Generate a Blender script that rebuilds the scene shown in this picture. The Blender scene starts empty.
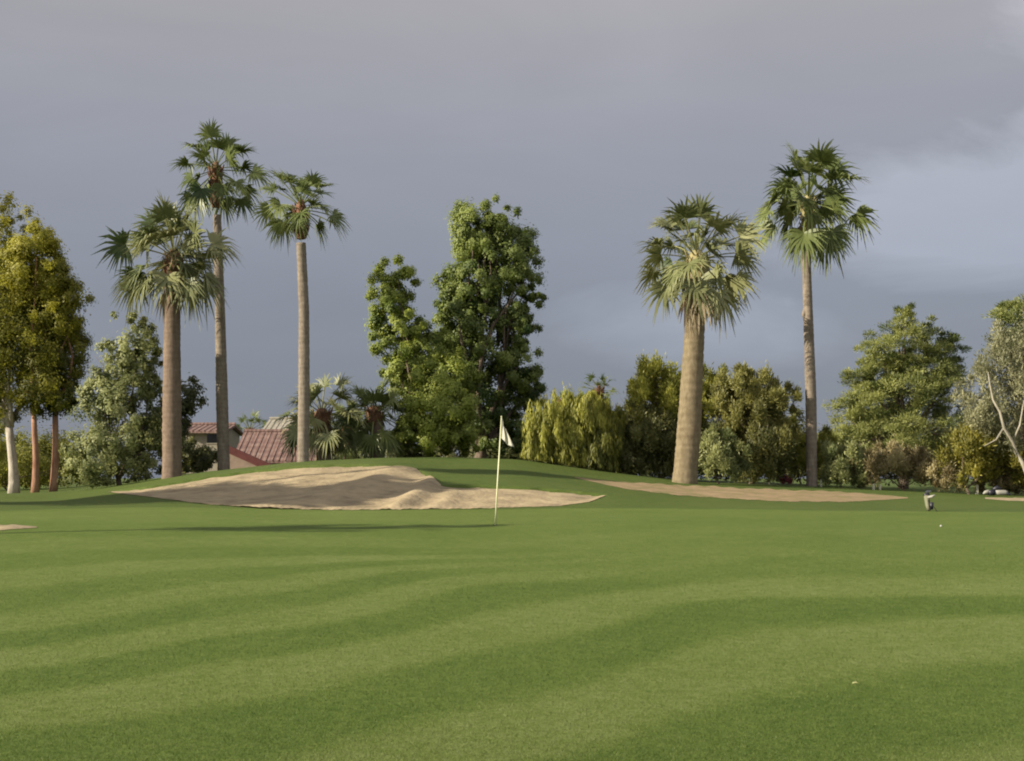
import bpy, math, random
import numpy as np
rng = np.random.default_rng(11)
random.seed(5)
sc = bpy.context.scene
C = sc.collection
F = 1400.0; CX = 512.0; HY = 478.0; CZ = 1.6      # focal length in pixels, horizon row, eye height
R = math.radians
EL = 24.0; LX, LY = .935, .355        # sun height, and the way the light travels over the ground

# ------------------------------------------------------------------ tags and linking
def tag(o, label=None, cat=None, group=None, kind=None):
    if label: o['label'] = label
    if cat: o['category'] = cat
    if group: o['group'] = group
    if kind: o['kind'] = kind
    return o
def empty(name, loc, label, cat, group=None):
    o = bpy.data.objects.new(name, None); C.objects.link(o); o.location = loc
    o.empty_display_size = .3
    return tag(o, label, cat, group)
def mesh_obj(name, V, Fc, mat, parent=None, tint=None, smooth=False, attr='tint', mats=None, midx=None):
    """V (n,3); Fc: array (m,k) or list of arrays/lists; parent offset removed so that the part sits in the parent's frame"""
    V = np.asarray(V, dtype=np.float64)
    if parent is not None:
        V = V - np.array(parent.location)
    me = bpy.data.meshes.new(name)
    if isinstance(Fc, np.ndarray):
        m, k = Fc.shape
        me.vertices.add(len(V)); me.vertices.foreach_set('co', V.ravel())
        me.loops.add(m*k); me.loops.foreach_set('vertex_index', Fc.astype(np.int32).ravel())
        me.polygons.add(m)
        me.polygons.foreach_set('loop_start', np.arange(0, m*k, k, dtype=np.int32))
        me.polygons.foreach_set('loop_total', np.full(m, k, dtype=np.int32))
        me.update(calc_edges=True)
    else:
        me.from_pydata([tuple(v) for v in V], [], [tuple(int(i) for i in f) for f in Fc]); me.update()
    if tint is not None:
        a = me.attributes.new(attr, 'FLOAT', 'POINT'); a.data.foreach_set('value', np.asarray(tint, dtype=np.float32))
    if smooth:
        me.polygons.foreach_set('use_smooth', np.ones(len(me.polygons), dtype=bool))
    for m_ in (mats or [mat]): me.materials.append(m_)
    if midx is not None: me.polygons.foreach_set('material_index', np.asarray(midx, dtype=np.int32))
    me.update()
    o = bpy.data.objects.new(name, me); C.objects.link(o)
    if parent is not None: o.parent = parent
    return o

# ------------------------------------------------------------------ materials
def nodes(name):
    m = bpy.data.materials.new(name); m.use_nodes = True
    nt = m.node_tree; nt.nodes.clear()
    out = nt.nodes.new('ShaderNodeOutputMaterial')
    return m, nt, out
def N(nt, t, **kw):
    n = nt.nodes.new(t)
    for k, v in kw.items():
        if k in n.inputs.keys(): n.inputs[k].default_value = v
        else: setattr(n, k, v)
    return n
def ramp(nt, pts):
    r = nt.nodes.new('ShaderNodeValToRGB'); e = r.color_ramp.elements
    while len(e) < len(pts): e.new(.5)
    for q, (p, c) in zip(e, pts): q.position = p; q.color = (*c, 1)
    return r
def leaf_mat(name, dark, light, transl=.35, rough=.55):
    m, nt, out = nodes(name)
    at = N(nt, 'ShaderNodeAttribute', attribute_name='tint')
    rp = ramp(nt, [(0, dark), (1, light)])
    nt.links.new(at.outputs['Fac'], rp.inputs[0])
    p = N(nt, 'ShaderNodeBsdfPrincipled', Roughness=rough); p.inputs['Specular IOR Level'].default_value = .35
    tr = N(nt, 'ShaderNodeBsdfTranslucent')
    mx = N(nt, 'ShaderNodeMixShader'); mx.inputs[0].default_value = transl
    nt.links.new(rp.outputs[0], p.inputs['Base Color']); nt.links.new(rp.outputs[0], tr.inputs['Color'])
    nt.links.new(p.outputs[0], mx.inputs[1]); nt.links.new(tr.outputs[0], mx.inputs[2]); nt.links.new(mx.outputs[0], out.inputs[0])
    return m
def noise_mat(name, c1, c2, scale=3, rough=.85, bump=.3, stretch=(1,1,1), detail=6, bdist=.02, c3=None, dscale=None):
    m, nt, out = nodes(name)
    tc = N(nt, 'ShaderNodeTexCoord'); mp = N(nt, 'ShaderNodeMapping'); mp.inputs['Scale'].default_value = stretch
    nt.links.new(tc.outputs['Object'], mp.inputs[0])
    nz = N(nt, 'ShaderNodeTexNoise', Scale=scale, Detail=detail, Roughness=.65)
    nt.links.new(mp.outputs[0], nz.inputs['Vector'])
    pts = [(.3, c1), (.7, c2)] if c3 is None else [(.28, c1), (.5, c3), (.72, c2)]
    rp = ramp(nt, pts); nt.links.new(nz.outputs['Fac'], rp.inputs[0])
    p = N(nt, 'ShaderNodeBsdfPrincipled', Roughness=rough); p.inputs['Specular IOR Level'].default_value = .25
    nt.links.new(rp.outputs[0], p.inputs['Base Color'])
    nz2 = N(nt, 'ShaderNodeTexNoise', Scale=dscale or scale*4, Detail=4); nt.links.new(mp.outputs[0], nz2.inputs['Vector'])
    b = N(nt, 'ShaderNodeBump', Strength=bump, Distance=bdist); nt.links.new(nz2.outputs['Fac'], b.inputs['Height'])
    nt.links.new(b.outputs[0], p.inputs['Normal']); nt.links.new(p.outputs[0], out.inputs[0])
    return m
def palm_bark(name, c1, c2, ring=9.0):
    m, nt, out = nodes(name)
    tc = N(nt, 'ShaderNodeTexCoord')
    mp = N(nt, 'ShaderNodeMapping'); mp.inputs['Scale'].default_value = (1, 1, .35)
    nt.links.new(tc.outputs['Object'], mp.inputs[0])
    nz = N(nt, 'ShaderNodeTexNoise', Scale=5.0, Detail=8, Roughness=.8, Distortion=.6); nt.links.new(mp.outputs[0], nz.inputs['Vector'])
    wv = N(nt, 'ShaderNodeTexWave', Scale=ring/6.0, Distortion=6, Detail=4); wv.bands_direction = 'Z'; wv.inputs['Detail Scale'].default_value = 2
    nt.links.new(tc.outputs['Object'], wv.inputs['Vector'])
    ad = N(nt, 'ShaderNodeMath', operation='MULTIPLY_ADD'); ad.inputs[1].default_value = .07
    nt.links.new(wv.outputs['Fac'], ad.inputs[0]); nt.links.new(nz.outputs['Fac'], ad.inputs[2])
    rp = ramp(nt, [(.38, c1), (.8, c2)]); nt.links.new(ad.outputs[0], rp.inputs[0])
    p = N(nt, 'ShaderNodeBsdfPrincipled', Roughness=.9); p.inputs['Specular IOR Level'].default_value = .2
    b = N(nt, 'ShaderNodeBump', Strength=.7, Distance=.03); nt.links.new(ad.outputs[0], b.inputs['Height'])
    nt.links.new(rp.outputs[0], p.inputs['Base Color']); nt.links.new(b.outputs[0], p.inputs['Normal']); nt.links.new(p.outputs[0], out.inputs[0])
    return m
def plain(name, c, rough=.5, metal=0):
    m, nt, out = nodes(name)
    tc = N(nt, 'ShaderNodeTexCoord'); nz = N(nt, 'ShaderNodeTexNoise', Scale=14.0, Detail=3)
    nt.links.new(tc.outputs['Object'], nz.inputs['Vector'])
    rp = ramp(nt, [(.3, tuple(.85*x for x in c)), (.7, c)]); nt.links.new(nz.outputs['Fac'], rp.inputs[0])
    p = N(nt, 'ShaderNodeBsdfPrincipled', Roughness=rough, Metallic=metal)
    nt.links.new(rp.outputs[0], p.inputs['Base Color']); nt.links.new(p.outputs[0], out.inputs[0])
    return m

# ------------------------------------------------------------------ terrain
near = [(0, .0), (4, .0), (8, .03), (12, .19), (16, .38), (20, .53), (24, .645), (27, .694), (32, .70)]
def zz(Y, y): return CZ - (y - HY)/F*Y
cols = {
 -400: [(42, .75), (50, .8), (58, .84), (66, .85), (75, .9)],
    0: [(42, .75), (50, .8), (58, .84), (66, .84), (75, .9)],
   60: [(42, .75), (50, .83), (58, .93), (66, .93), (75, 1.0)],
  120: [(42, .76), (46, zz(46, 497)), (52, zz(52, 490)), (60, zz(60, 485)), (75, 1.4)],
  200: [(42, zz(42, 507)), (46, zz(46, 494)), (52, zz(52, 477)), (60, zz(60, 472)), (75, 1.9)],
  300: [(42, .64), (46, zz(46, 492)), (52, zz(52, 464)), (58, zz(58, 461)), (75, 2.2)],
  390: [(42, .64), (46, zz(46, 490)), (52, zz(52, 463)), (58, zz(58, 457)), (75, 2.4)],
  440: [(42, .66), (46, zz(46, 487)), (52, zz(52, 470)), (60, zz(60, 456.5)), (75, 2.4)],
  520: [(42, .69), (46, zz(46, 488)), (52, zz(52, 474)), (60, zz(60, 459)), (75, 2.3)],
  600: [(42, .74), (46, zz(46, 494)), (52, zz(52, 484)), (60, zz(60, 471)), (75, 1.9)],
  690: [(42, .76), (50, zz(50, 494)), (58, zz(58, 483)), (66, zz(66, 480)), (75, 1.5)],
  810: [(42, .76), (50, zz(50, 498)), (58, zz(58, 489)), (64, zz(64, 485)), (75, 1.3)],
  900: [(42, .73), (50, zz(50, 500)), (58, zz(58, 492)), (66, zz(66, 489)), (75, 1.1)],
 1024: [(42, .73), (50, zz(50, 500)), (58, zz(58, 497)), (66, zz(66, 493)), (75, .95)],
 1424: [(42, .73), (50, .8), (58, .82), (66, .88), (75, .95)]}
TY = np.arange(0, 121, .5); TP = np.arange(-400, 1425, 8.)
ck = sorted(cols)
prof = []
for k in ck:
    pts = near + cols[k] + [(90, (cols[k][-1][1] + 1.0)/2), (120, 1.0)]
    z = np.interp(TY, [p[0] for p in pts], [p[1] for p in pts])
    ker = np.array([1, 2, 3, 2, 1.]); ker /= ker.sum()
    prof.append(np.convolve(np.pad(z, 2, 'edge'), ker, 'valid'))
prof = np.array(prof)
TAB = np.array([[np.interp(p, ck, prof[:, j]) for j in range(len(TY))] for p in TP])
ker = np.hanning(9)[1:-1]; ker /= ker.sum()
TAB = np.array([np.convolve(np.pad(TAB[:, j], 3, 'edge'), ker, 'valid') for j in range(len(TY))]).T
def T(X, Y):
    X = np.asarray(X, float); Y = np.asarray(Y, float)
    px = np.clip(X/np.maximum(Y, 1.)*F + CX, -400, 1423.9); yy = np.clip(Y, 0, 119.9)
    a = (px + 400)/8; b = yy/.5
    i = a.astype(int); j = b.astype(int); i = np.minimum(i, len(TP)-2); j = np.minimum(j, len(TY)-2)
    fa = a - i; fb = b - j
    z = (TAB[i, j]*(1-fa)*(1-fb) + TAB[i+1, j]*fa*(1-fb) + TAB[i, j+1]*(1-fa)*fb + TAB[i+1, j+1]*fa*fb)
    w = np.clip(Y/8., 0, 1)*(1 - np.clip((Y-31)/6., 0, 1)*(1-np.clip((Y-58)/6., 0, 1)))
    z = z + w*.018*(np.sin(X*.55 + Y*.21) + np.sin(X*.23 - Y*.41 + 1.3))
    return z
def at(px, Y): # ground point under picture column px at depth Y
    X = (px - CX)/F*Y
    return X, Y, float(T(X, Y))
YS = np.arange(6, 75, .1)
def ground_hit(px, py):
    X = (px - CX)/F*YS
    s = HY + (CZ - T(X, YS))/YS*F
    k = np.argmax(s <= py)
    if s[k] > py: k = len(YS) - 1
    if k > 0:
        f = (s[k-1] - py)/max(1e-6, s[k-1] - s[k]); y = YS[k-1] + f*(YS[k]-YS[k-1])
    else: y = YS[0]
    return (px - CX)/F*y, y

# mowing pattern: phase (whole = dark, half = light) from survey rows turned into ground points
rows = {-250: [(800, 1.6), (745, 2.2), (700, 3), (660, 4), (620, 5), (565, 6), (545, 6.5), (528, 7), (510, 7.5)],
 0: [(830, 1.3), (745, 2), (715, 2.5), (682, 3), (660, 3.5), (640, 4), (625, 4.5), (600, 5), (580, 5.5), (562, 6), (545, 6.5), (530, 7), (512, 7.5)],
 256: [(850, 1), (800, 1.5), (728, 2), (675, 2.5), (642, 3), (620, 3.5), (602, 4), (588, 4.5), (572, 5), (560, 5.6), (551, 6), (542, 6.5), (530, 7), (515, 7.5)],
 512: [(850, .6), (800, 1), (735, 1.5), (668, 2), (625, 2.5), (590, 3), (574, 3.6), (566, 4.2), (560, 5), (553, 6), (544, 6.5), (530, 7), (515, 7.5)],
 768: [(850, .3), (735, 1), (650, 1.5), (605, 2), (590, 2.5), (562, 3), (545, 3.6), (540, 5), (535, 6), (528, 6.5), (518, 7), (510, 7.5)],
 1024: [(850, .2), (690, 1), (628, 1.5), (603, 2), (588, 2.5), (550, 3), (528, 3.6), (524, 5), (520, 6), (514, 6.5), (508, 7), (504, 7.5)],
 1300: [(850, .4), (660, 1), (620, 1.5), (598, 2), (583, 2.5), (545, 3), (524, 3.6), (516, 6), (511, 6.5), (506, 7), (503, 7.5)]}
rk = sorted(rows)
def mow(X, Y):
    Ys = np.maximum(Y, 4.); px = np.clip(X/Ys*F + CX, -250, 1299.)
    sy = HY + (CZ - T(X, Y))/Ys*F
    sy = np.clip(sy, 400, 850)
    px = px + 8*np.sin(Y*.9+X*.35)
    ph = np.array([np.interp(sy, [r[0] for r in rows[k]][::-1], [r[1] for r in rows[k]][::-1]) for k in rk])
    a = np.interp(px, rk, np.arange(len(rk))); i = np.minimum(a.astype(int), len(rk)-2); f = a - i
    f = f*f*(3-2*f)*.5 + f*.5
    ar = np.arange(X.size)
    p = ph[i, ar]*(1-f) + ph[i+1, ar]*f
    s = .5 - .5*np.cos(2*np.pi*p)
    s = np.clip((s - .5)*2.4 + .5, 0, 1)
    sm = lambda v: np.clip(v, 0, 1)**2*(3-2*np.clip(v, 0, 1))
    wt = 1 - .8*sm((px-300)/250)*sm((590-sy)/25) - .35*sm((560-sy)/20) - .38*sm((640-sy)/60)*sm((420-px)/200)
    return .5 + (s-.5)*np.clip(wt, .1, 1)
def seg(a, b, n): return list(np.linspace(a, b, n, endpoint=False))
gx = np.array(seg(-700, -120, 12) + seg(-120, -28, 46) + seg(-28, 28, 330) + seg(28, 120, 46) + seg(120, 700, 12) + [700])
gy = np.array(seg(-200, -4, 14) + seg(-4, 6, 24) + seg(6, 30, 230) + seg(30, 66, 200) + seg(66, 130, 60) + seg(130, 1600, 40) + [1600])
GX, GY = np.meshgrid(gx, gy); fx, fy = GX.ravel(), GY.ravel()
fz = T(fx, fy)
nx, ny = len(gx), len(gy)
ii = (np.arange(ny-1)[:, None]*nx + np.arange(nx-1)[None, :]).ravel()
quads = np.stack([ii, ii+1, ii+1+nx, ii+nx], 1)

BK_UP = [(108, 491), (150, 486.5), (200, 478), (250, 471), (300, 466), (350, 464.5), (395, 465), (415, 469), (428, 478), (440, 485), (480, 486), (540, 488), (606, 494.5)]
BK_LO = [(108, 492), (150, 497), (200, 503.5), (260, 508.5), (330, 510), (400, 509.5), (480, 508.5), (560, 506), (590, 502), (606, 495.5)]
sx = fx/np.maximum(fy, 1)*F + CX; sy_ = HY + (CZ-fz)/np.maximum(fy, 1)*F
inside = (fy > 38) & (fy < 56) & (sx > 112) & (sx < 602) & (sy_ > np.interp(sx, *zip(*BK_UP))) & (sy_ < np.interp(sx, *zip(*BK_LO)))
fz = fz - .15*inside*np.clip((np.interp(sx, *zip(*BK_LO)) - sy_)/5, 0, 1)
gm, nt, out = nodes('mown_grass')
at_ = N(nt, 'ShaderNodeAttribute', attribute_name='mow'); rg = N(nt, 'ShaderNodeAttribute', attribute_name='rough_grass')
tc = N(nt, 'ShaderNodeTexCoord')
n1 = N(nt, 'ShaderNodeTexNoise', Scale=.35, Detail=5, Roughness=.6); n2 = N(nt, 'ShaderNodeTexNoise', Scale=9.0, Detail=8, Roughness=.75); n3 = N(nt, 'ShaderNodeTexNoise', Scale=45.0, Detail=4, Roughness=.8)
n4 = N(nt, 'ShaderNodeTexNoise', Scale=1.6, Detail=6, Roughness=.7)
for n in (n1, n2, n3, n4): nt.links.new(tc.outputs['Object'], n.inputs['Vector'])
def M(op, a, b=None, c=None):
    n = N(nt, 'ShaderNodeMath', operation=op)
    for k, v in enumerate((a, b, c)):
        if v is None: continue
        if isinstance(v, (int, float)): n.inputs[k].default_value = v
        else: nt.links.new(v, n.inputs[k])
    return n.outputs[0]
f = M('MULTIPLY_ADD', n1.outputs['Fac'], .45, M('MULTIPLY', at_.outputs['Fac'], .33))
f = M('MULTIPLY_ADD', n4.outputs['Fac'], .5, f)
f = M('MULTIPLY_ADD', n2.outputs['Fac'], 1.3, f)
f = M('MULTIPLY_ADD', n3.outputs['Fac'], 1.7, f)
f = M('SUBTRACT', f, 1.655)
rp = ramp(nt, [(0, (.042, .082, .005)), (.5, (.094, .134, .020)), (1, (.165, .196, .062))])
nt.links.new(f, rp.inputs[0])
rp2 = ramp(nt, [(0, (.028, .054, .005)), (.5, (.066, .096, .015)), (1, (.115, .14, .042))]); nt.links.new(f, rp2.inputs[0])
mc = N(nt, 'ShaderNodeMix', data_type='RGBA'); nt.links.new(rg.outputs['Fac'], mc.inputs[0]); nt.links.new(rp.outputs[0], mc.inputs[6]); nt.links.new(rp2.outputs[0], mc.inputs[7])
p = N(nt, 'ShaderNodeBsdfPrincipled', Roughness=.75); p.inputs['Specular IOR Level'].default_value = .2
nt.links.new(mc.outputs[2], p.inputs['Base Color'])
bh = M('ADD', n3.outputs['Fac'], M('MULTIPLY', n2.outputs['Fac'], 1.2))
bp = N(nt, 'ShaderNodeBump', Strength=.6, Distance=.03); nt.links.new(bh, bp.inputs['Height']); nt.links.new(bp.outputs[0], p.inputs['Normal'])
nt.links.new(p.outputs[0], out.inputs[0])
go = mesh_obj('ground', np.stack([fx, fy, fz], 1), quads, gm, tint=mow(fx, fy), attr='mow', smooth=True)
# longer rough beyond the collar of the green
pxs = fx/np.maximum(fy, 1)*F + CX
edgeY = np.interp(pxs, [-400, 0, 120, 250, 600, 700, 850, 1024, 1424], [36, 37, 40, 41.5, 40, 38.5, 37, 36, 34])
rough = np.clip((fy - edgeY)/.8 + .3*np.sin(fx*1.7)*np.cos(fy), 0, 1)
a = go.data.attributes.new('rough_grass', 'FLOAT', 'POINT'); a.data.foreach_set('value', rough.astype(np.float32))
tag(go, kind='structure')

# ------------------------------------------------------------------ sand
def sheet(name, upper, lower, mat, x0, x1, n=160, rows_=26, lift=.02, jit=.6, relief=None):
    xs = np.linspace(x0, x1, n); V = []
    up = np.interp(xs, *zip(*upper)); lo = np.interp(xs, *zip(*lower))
    for k, x in enumerate(xs):
        e = min(1, 4*min(k, n-1-k)/n)
        a_ = up[k] + jit*e*(math.sin(x*.35) + .6*math.sin(x*.11+2)); b_ = lo[k] + jit*e*.6*(math.sin(x*.27+1) + .5*math.sin(x*.9))
        if relief: a_ -= .9*min(1, e*6)
        Xa, Ya = ground_hit(x, b_); Xb, Yb = ground_hit(x, a_)
        for r in range(rows_):
            t = r/(rows_-1); X = Xa + (Xb-Xa)*t; Y = Ya + (Yb-Ya)*t
            ed = min(1, 6*min(t, 1-t))*e
            V.append((X, Y, float(T(X, Y)) + lift - .012*(1-ed) + (relief(X, Y)*min(1, .35+e*8)*min(1, .25+t*8) - .09*min(1, t*(b_-a_)/5) if relief else .02*ed*math.sin(X*2.3+Y*3.1)*math.sin(Y*1.7-X))))
    ii = (np.arange(n-1)[:, None]*rows_ + np.arange(rows_-1)[None, :]).ravel()
    q = np.stack([ii, ii+rows_, ii+rows_+1, ii+1], 1)
    return tag(mesh_obj(name, np.array(V), q, mat, smooth=True), kind='structure')
sand = noise_mat('bunker_sand', (.17, .135, .082), (.38, .305, .185), scale=1.1, bump=.7, bdist=.05, c3=(.285, .225, .135), dscale=6)
dirt = noise_mat('bare_earth', (.12, .13, .04), (.30, .22, .13), scale=1.3, bump=.6, bdist=.04, c3=(.23, .17, .09), dscale=5)
ridges = []
for pts, hh, ww in (([(396, 508), (414, 496), (428, 485), (436, 478)], .20, .42), ([(235, 509), (300, 502), (350, 490), (385, 476), (402, 469)], .16, .9), ([(432, 508), (446, 500), (452, 490)], .08, .4)):
    ridges.append((np.array([ground_hit(*q) for q in pts]), hh, ww))
def bunker_relief(X, Y):
    z = 0.
    for P, hh, ww in ridges:
        dm = 9.
        for a_, b_ in zip(P[:-1], P[1:]):
            ab = b_-a_; t = np.clip(np.dot(np.array([X, Y])-a_, ab)/np.dot(ab, ab), 0, 1); dm = min(dm, np.linalg.norm(np.array([X, Y])-a_-ab*t))
        z += hh*math.exp(-(dm/ww)**2)
    return z + .016*math.sin(X*3.1+Y*1.3)*math.sin(Y*2.7-X*1.1) + .006*math.sin(X*7+3*math.sin(Y*3))
sheet('sand_bunker', BK_UP, BK_LO, sand, 108, 606, n=300, rows_=60, jit=.5, relief=bunker_relief)
sheet('sand_patch', [(-60, 526), (0, 525), (20, 525.5), (37, 527)], [(-60, 531), (0, 530.5), (20, 529), (37, 528)], sand, -60, 37, n=50, rows_=10, jit=.3)
sheet('bare_earth_strip', [(575, 477), (606, 481), (665, 484.5), (720, 487), (760, 489), (820, 491), (860, 493), (908, 497.5)],
      [(575, 478), (625, 489), (680, 495.5), (718, 498), (781, 501.5), (850, 502), (908, 498.5)], dirt, 575, 908, n=140, rows_=16, jit=.5)
sheet('bare_earth_path', [(985, 497.5), (1010, 498), (1100, 497.5)], [(985, 499), (1010, 501), (1100, 501.5)], sand, 985, 1100, n=40, rows_=6, jit=.2)

nb = 330000
by = 7.2*np.exp(rng.random(nb)**1.35*math.log(26/7.2)); nb = len(by); bx = (rng.random(nb)*2-1)*by*.42
bz_ = T(bx, by); hgt = rng.uniform(.006, .017, nb)*np.clip((27-by)/12, .25, 1); az = rng.random(nb)*2*np.pi; ln = rng.normal(0, .009, (nb, 2)); wd_ = .0014 + .00010*by
B0 = np.stack([bx-np.cos(az)*wd_, by-np.sin(az)*wd_, bz_-.002], 1); B1 = np.stack([bx+np.cos(az)*wd_, by+np.sin(az)*wd_, bz_-.002], 1); B2 = np.stack([bx+ln[:, 0], by+ln[:, 1], bz_+hgt], 1)
bt = np.clip(.30 + .34*mow(bx, by) + rng.normal(0, .2, nb), 0, 1)
M_blade = leaf_mat('grass_blade', (.046, .090, .008), (.215, .252, .080), .5, .6)
tag(mesh_obj('grass_blades', np.stack([B0, B1, B2], 1).reshape(-1, 3), np.arange(nb*3).reshape(-1, 3), M_blade, tint=np.repeat(bt, 3)), kind='stuff')

# ------------------------------------------------------------------ tubes
def tube(path, radii, sides=14, wob=0., cap=True):
    path = np.asarray(path, float); n = len(path); V = []; Fq = []
    for k in range(n):
        d = path[min(k+1, n-1)] - path[max(k-1, 0)]; d /= np.linalg.norm(d) + 1e-9
        u = np.cross(d, (0, 1, .01) if abs(d[1]) < .9 else (1, 0, 0)); u /= np.linalg.norm(u); v = np.cross(d, u)
        for s in range(sides):
            a = 2*math.pi*s/sides; r = radii[k]*(1 + wob*(random.random()-.5))
            V.append(path[k] + r*(math.cos(a)*u + math.sin(a)*v))
    for k in range(n-1):
        for s in range(sides):
            Fq.append((k*sides+s, k*sides+(s+1) % sides, (k+1)*sides+(s+1) % sides, (k+1)*sides+s))
    return V, Fq, sides, n
class MB:
    def __init__(s): s.V = []; s.F = []
    def tube(s, path, radii, sides=10, wob=0.):
        V, Fq, sd, n = tube(path, radii, sides, wob); o = len(s.V)
        s.V += list(V); s.F += [tuple(i+o for i in q) for q in Fq]
        s.F.append(tuple(o+i for i in range(sd))[::-1]); s.F.append(tuple(o+(n-1)*sd+i for i in range(sd)))
    def prism(s, pts, d):       # extrude polygon pts (3D) by vector d
        o = len(s.V); n = len(pts); d = np.array(d, float)
        s.V += [np.array(p, float) for p in pts] + [np.array(p, float)+d for p in pts]
        s.F.append(tuple(o+i for i in range(n))[::-1]); s.F.append(tuple(o+n+i for i in range(n)))
        for i in range(n): s.F.append((o+i, o+(i+1) % n, o+n+(i+1) % n, o+n+i))
    def box(s, a, b):
        s.prism([(a[0], a[1], a[2]), (b[0], a[1], a[2]), (b[0], b[1], a[2]), (a[0], b[1], a[2])], (0, 0, b[2]-a[2]))
    def build(s, name, mat, parent=None, smooth=False):
        return mesh_obj(name, s.V, s.F, mat, parent, smooth=smooth)

# ------------------------------------------------------------------ foliage
def leaves(P, D, L, W, tint, nrm=None):
    """P points, D leaf long directions, L/W sizes -> two-triangle folded leaf quads"""
    n = len(P)
    D = D/(np.linalg.norm(D, axis=1, keepdims=True)+1e-9)
    rv = rng.normal(size=(n, 3)) if nrm is None else nrm + rng.normal(size=(n, 3))*.35
    S = np.cross(D, rv); S /= np.linalg.norm(S, axis=1, keepdims=True)+1e-9
    L = L[:, None]; W = W[:, None]
    a = P; b = P + D*L*.5 + S*W*.5; c = P + D*L; d = P + D*L*.5 - S*W*.5
    V = np.stack([a, b, c, d], 1).reshape(-1, 3)
    return V, np.repeat(tint, 4)
def foliage(lobes, Y, n, leaf, style='broad', clump=.3, depth=1.0, clumps_per=42, shell=.5, lo=0., hi=1., tvar=.25):
    """lobes: (px, py, rx, ry[, dY[, tint]]) -> leaf vertices in world metres"""
    tot = sum(l[2]*l[3] for l in lobes); Vs = []; ts = []
    for l in lobes:
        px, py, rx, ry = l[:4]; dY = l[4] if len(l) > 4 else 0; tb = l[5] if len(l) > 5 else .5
        y = Y + dY; s = y/F
        c = np.array([(px-CX)*s, y, CZ - (py-HY)*s]); rad = np.array([rx*s, max(rx, ry*.6)*s*depth, ry*s])
        nl = int(n*l[2]*l[3]/tot); nc = max(8, int(clumps_per*(l[2]*l[3]/900)**.8))
        cd = rng.normal(size=(nc, 3)); cd /= np.linalg.norm(cd, axis=1, keepdims=True)
        cr = shell + (1.0-shell)*rng.random(nc)**.7 ; inner = rng.random(nc) < .2; cr[inner] *= .6
        cr *= rng.uniform(.86, 1.1, nc)
        cc = c + cd*cr[:, None]*rad
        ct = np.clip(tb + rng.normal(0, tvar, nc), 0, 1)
        k = rng.integers(0, nc, nl)
        sz = clump*rng.uniform(.6, 1.35, nc)*min(rad[0], rad[2], 2.2)
        g = rng.normal(size=(nl, 3)); g /= np.linalg.norm(g, axis=1, keepdims=True)
        rr = rng.random(nl)**.6*np.where(rng.random(nl) < .15, 1.6, 1.0)
        off = g*rr[:, None]*sz[k][:, None]
        if style == 'willow': off *= (.65, .65, 1.9)
        elif style == 'pine': off *= (1.15, 1.15, .62)
        elif style == 'spray': off *= (.8, .8, 1.35)
        P = cc[k] + off
        if style == 'willow': D = rng.normal(size=(nl, 3))*.22 + (0, 0, -1)
        elif style == 'pine': D = g*.7 + rng.normal(size=(nl, 3))*.35 + (0, 0, .5)
        elif style == 'spray': D = g*.5 + rng.normal(size=(nl, 3))*.35 + (0, 0, .7)
        nrm = g*.9 + cd[k]*.9 + (0, 0, .25)
        if style == 'broad': D = np.cross(nrm, rng.normal(size=(nl, 3))); D /= np.linalg.norm(D, axis=1, keepdims=True)+1e-9; D = D + (0, 0, -.25)
        Ls = leaf[0]*rng.uniform(.6, 1.4, nl); Ws = leaf[1]*rng.uniform(.7, 1.3, nl)
        t = np.clip(ct[k] + rng.normal(0, .13, nl), 0, 1)
        V, tt = leaves(P, D, Ls, Ws, t, nrm); Vs.append(V); ts.append(tt)
    V = np.concatenate(Vs); t = np.concatenate(ts)
    # nothing grows below the ground
    q = V.reshape(-1, 4, 3); gz = T(q[:, 0, 0], q[:, 0, 1]); keep = q[:, :, 2].min(1) > gz + .02
    q = q[keep]; t = t.reshape(-1, 4)[keep].ravel()
    return q.reshape(-1, 3), np.arange(len(q)*4).reshape(-1, 4), t*(hi-lo)+lo
def limb(mb, a, b, r0, r1, bend=.25, n=7, sides=8):
    a = np.array(a, float); b = np.array(b, float); L = np.linalg.norm(b-a)
    o = rng.normal(size=3)*L*bend*.3
    ts = np.linspace(0, 1, n)
    mb.tube([a + (b-a)*t + o*math.sin(math.pi*t) + rng.normal(size=3)*L*.012 for t in ts], [r0 + (r1-r0)*t for t in ts], sides, .12)
def w(px, py, Y): s = Y/F; return np.array([(px-CX)*s, Y, CZ-(py-HY)*s])
def tree(name, label, cat, px, Y, lobes, n, leaf, lmat, bark, tr=.15, style='broad', trunks=None, group=None, fork=.35, trunk_top=None, **kw):
    x, y, z = at(px, Y); root = empty(name, (x, y, z), label, cat, group)
    V, Fq, t = foliage(lobes, Y, n, leaf, style, **kw)
    mb = MB()
    top = max(lobes, key=lambda l: l[2]*l[3])
    for (tx, lean) in (trunks or [(px, 0)]):
        b = np.array(at(tx, Y)); b[2] -= .15
        cen = w(*(trunk_top or (top[0]+lean, top[1])), Y)
        fk = b + (cen-b)*np.array([fork*1.2, fork, fork]); ts = np.linspace(0, 1, 6)
        mb.tube([b + (fk-b)*q + np.array([.05*math.sin(4*q), 0, 0]) for q in ts], [tr*(1.3-.55*q**.5) for q in ts], 12, .15)
        for l in lobes:
            if trunks and abs(l[0]-tx) > 60: continue
            e = w(l[0], l[1]-l[3]*.1, Y + (l[4] if len(l) > 4 else 0))
            limb(mb, fk, e, tr*.55, tr*.12)
            for q in range(2):
                e2 = e + rng.normal(size=3)*np.array([l[2], l[2], l[3]])*Y/F*.3
                limb(mb, fk + (e-fk)*.5, e2, tr*.25, tr*.06, sides=6)
    mb.build('trunk', bark, root, smooth=True)
    mesh_obj('crown', V, Fq, lmat, root, tint=t)
    return root

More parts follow.
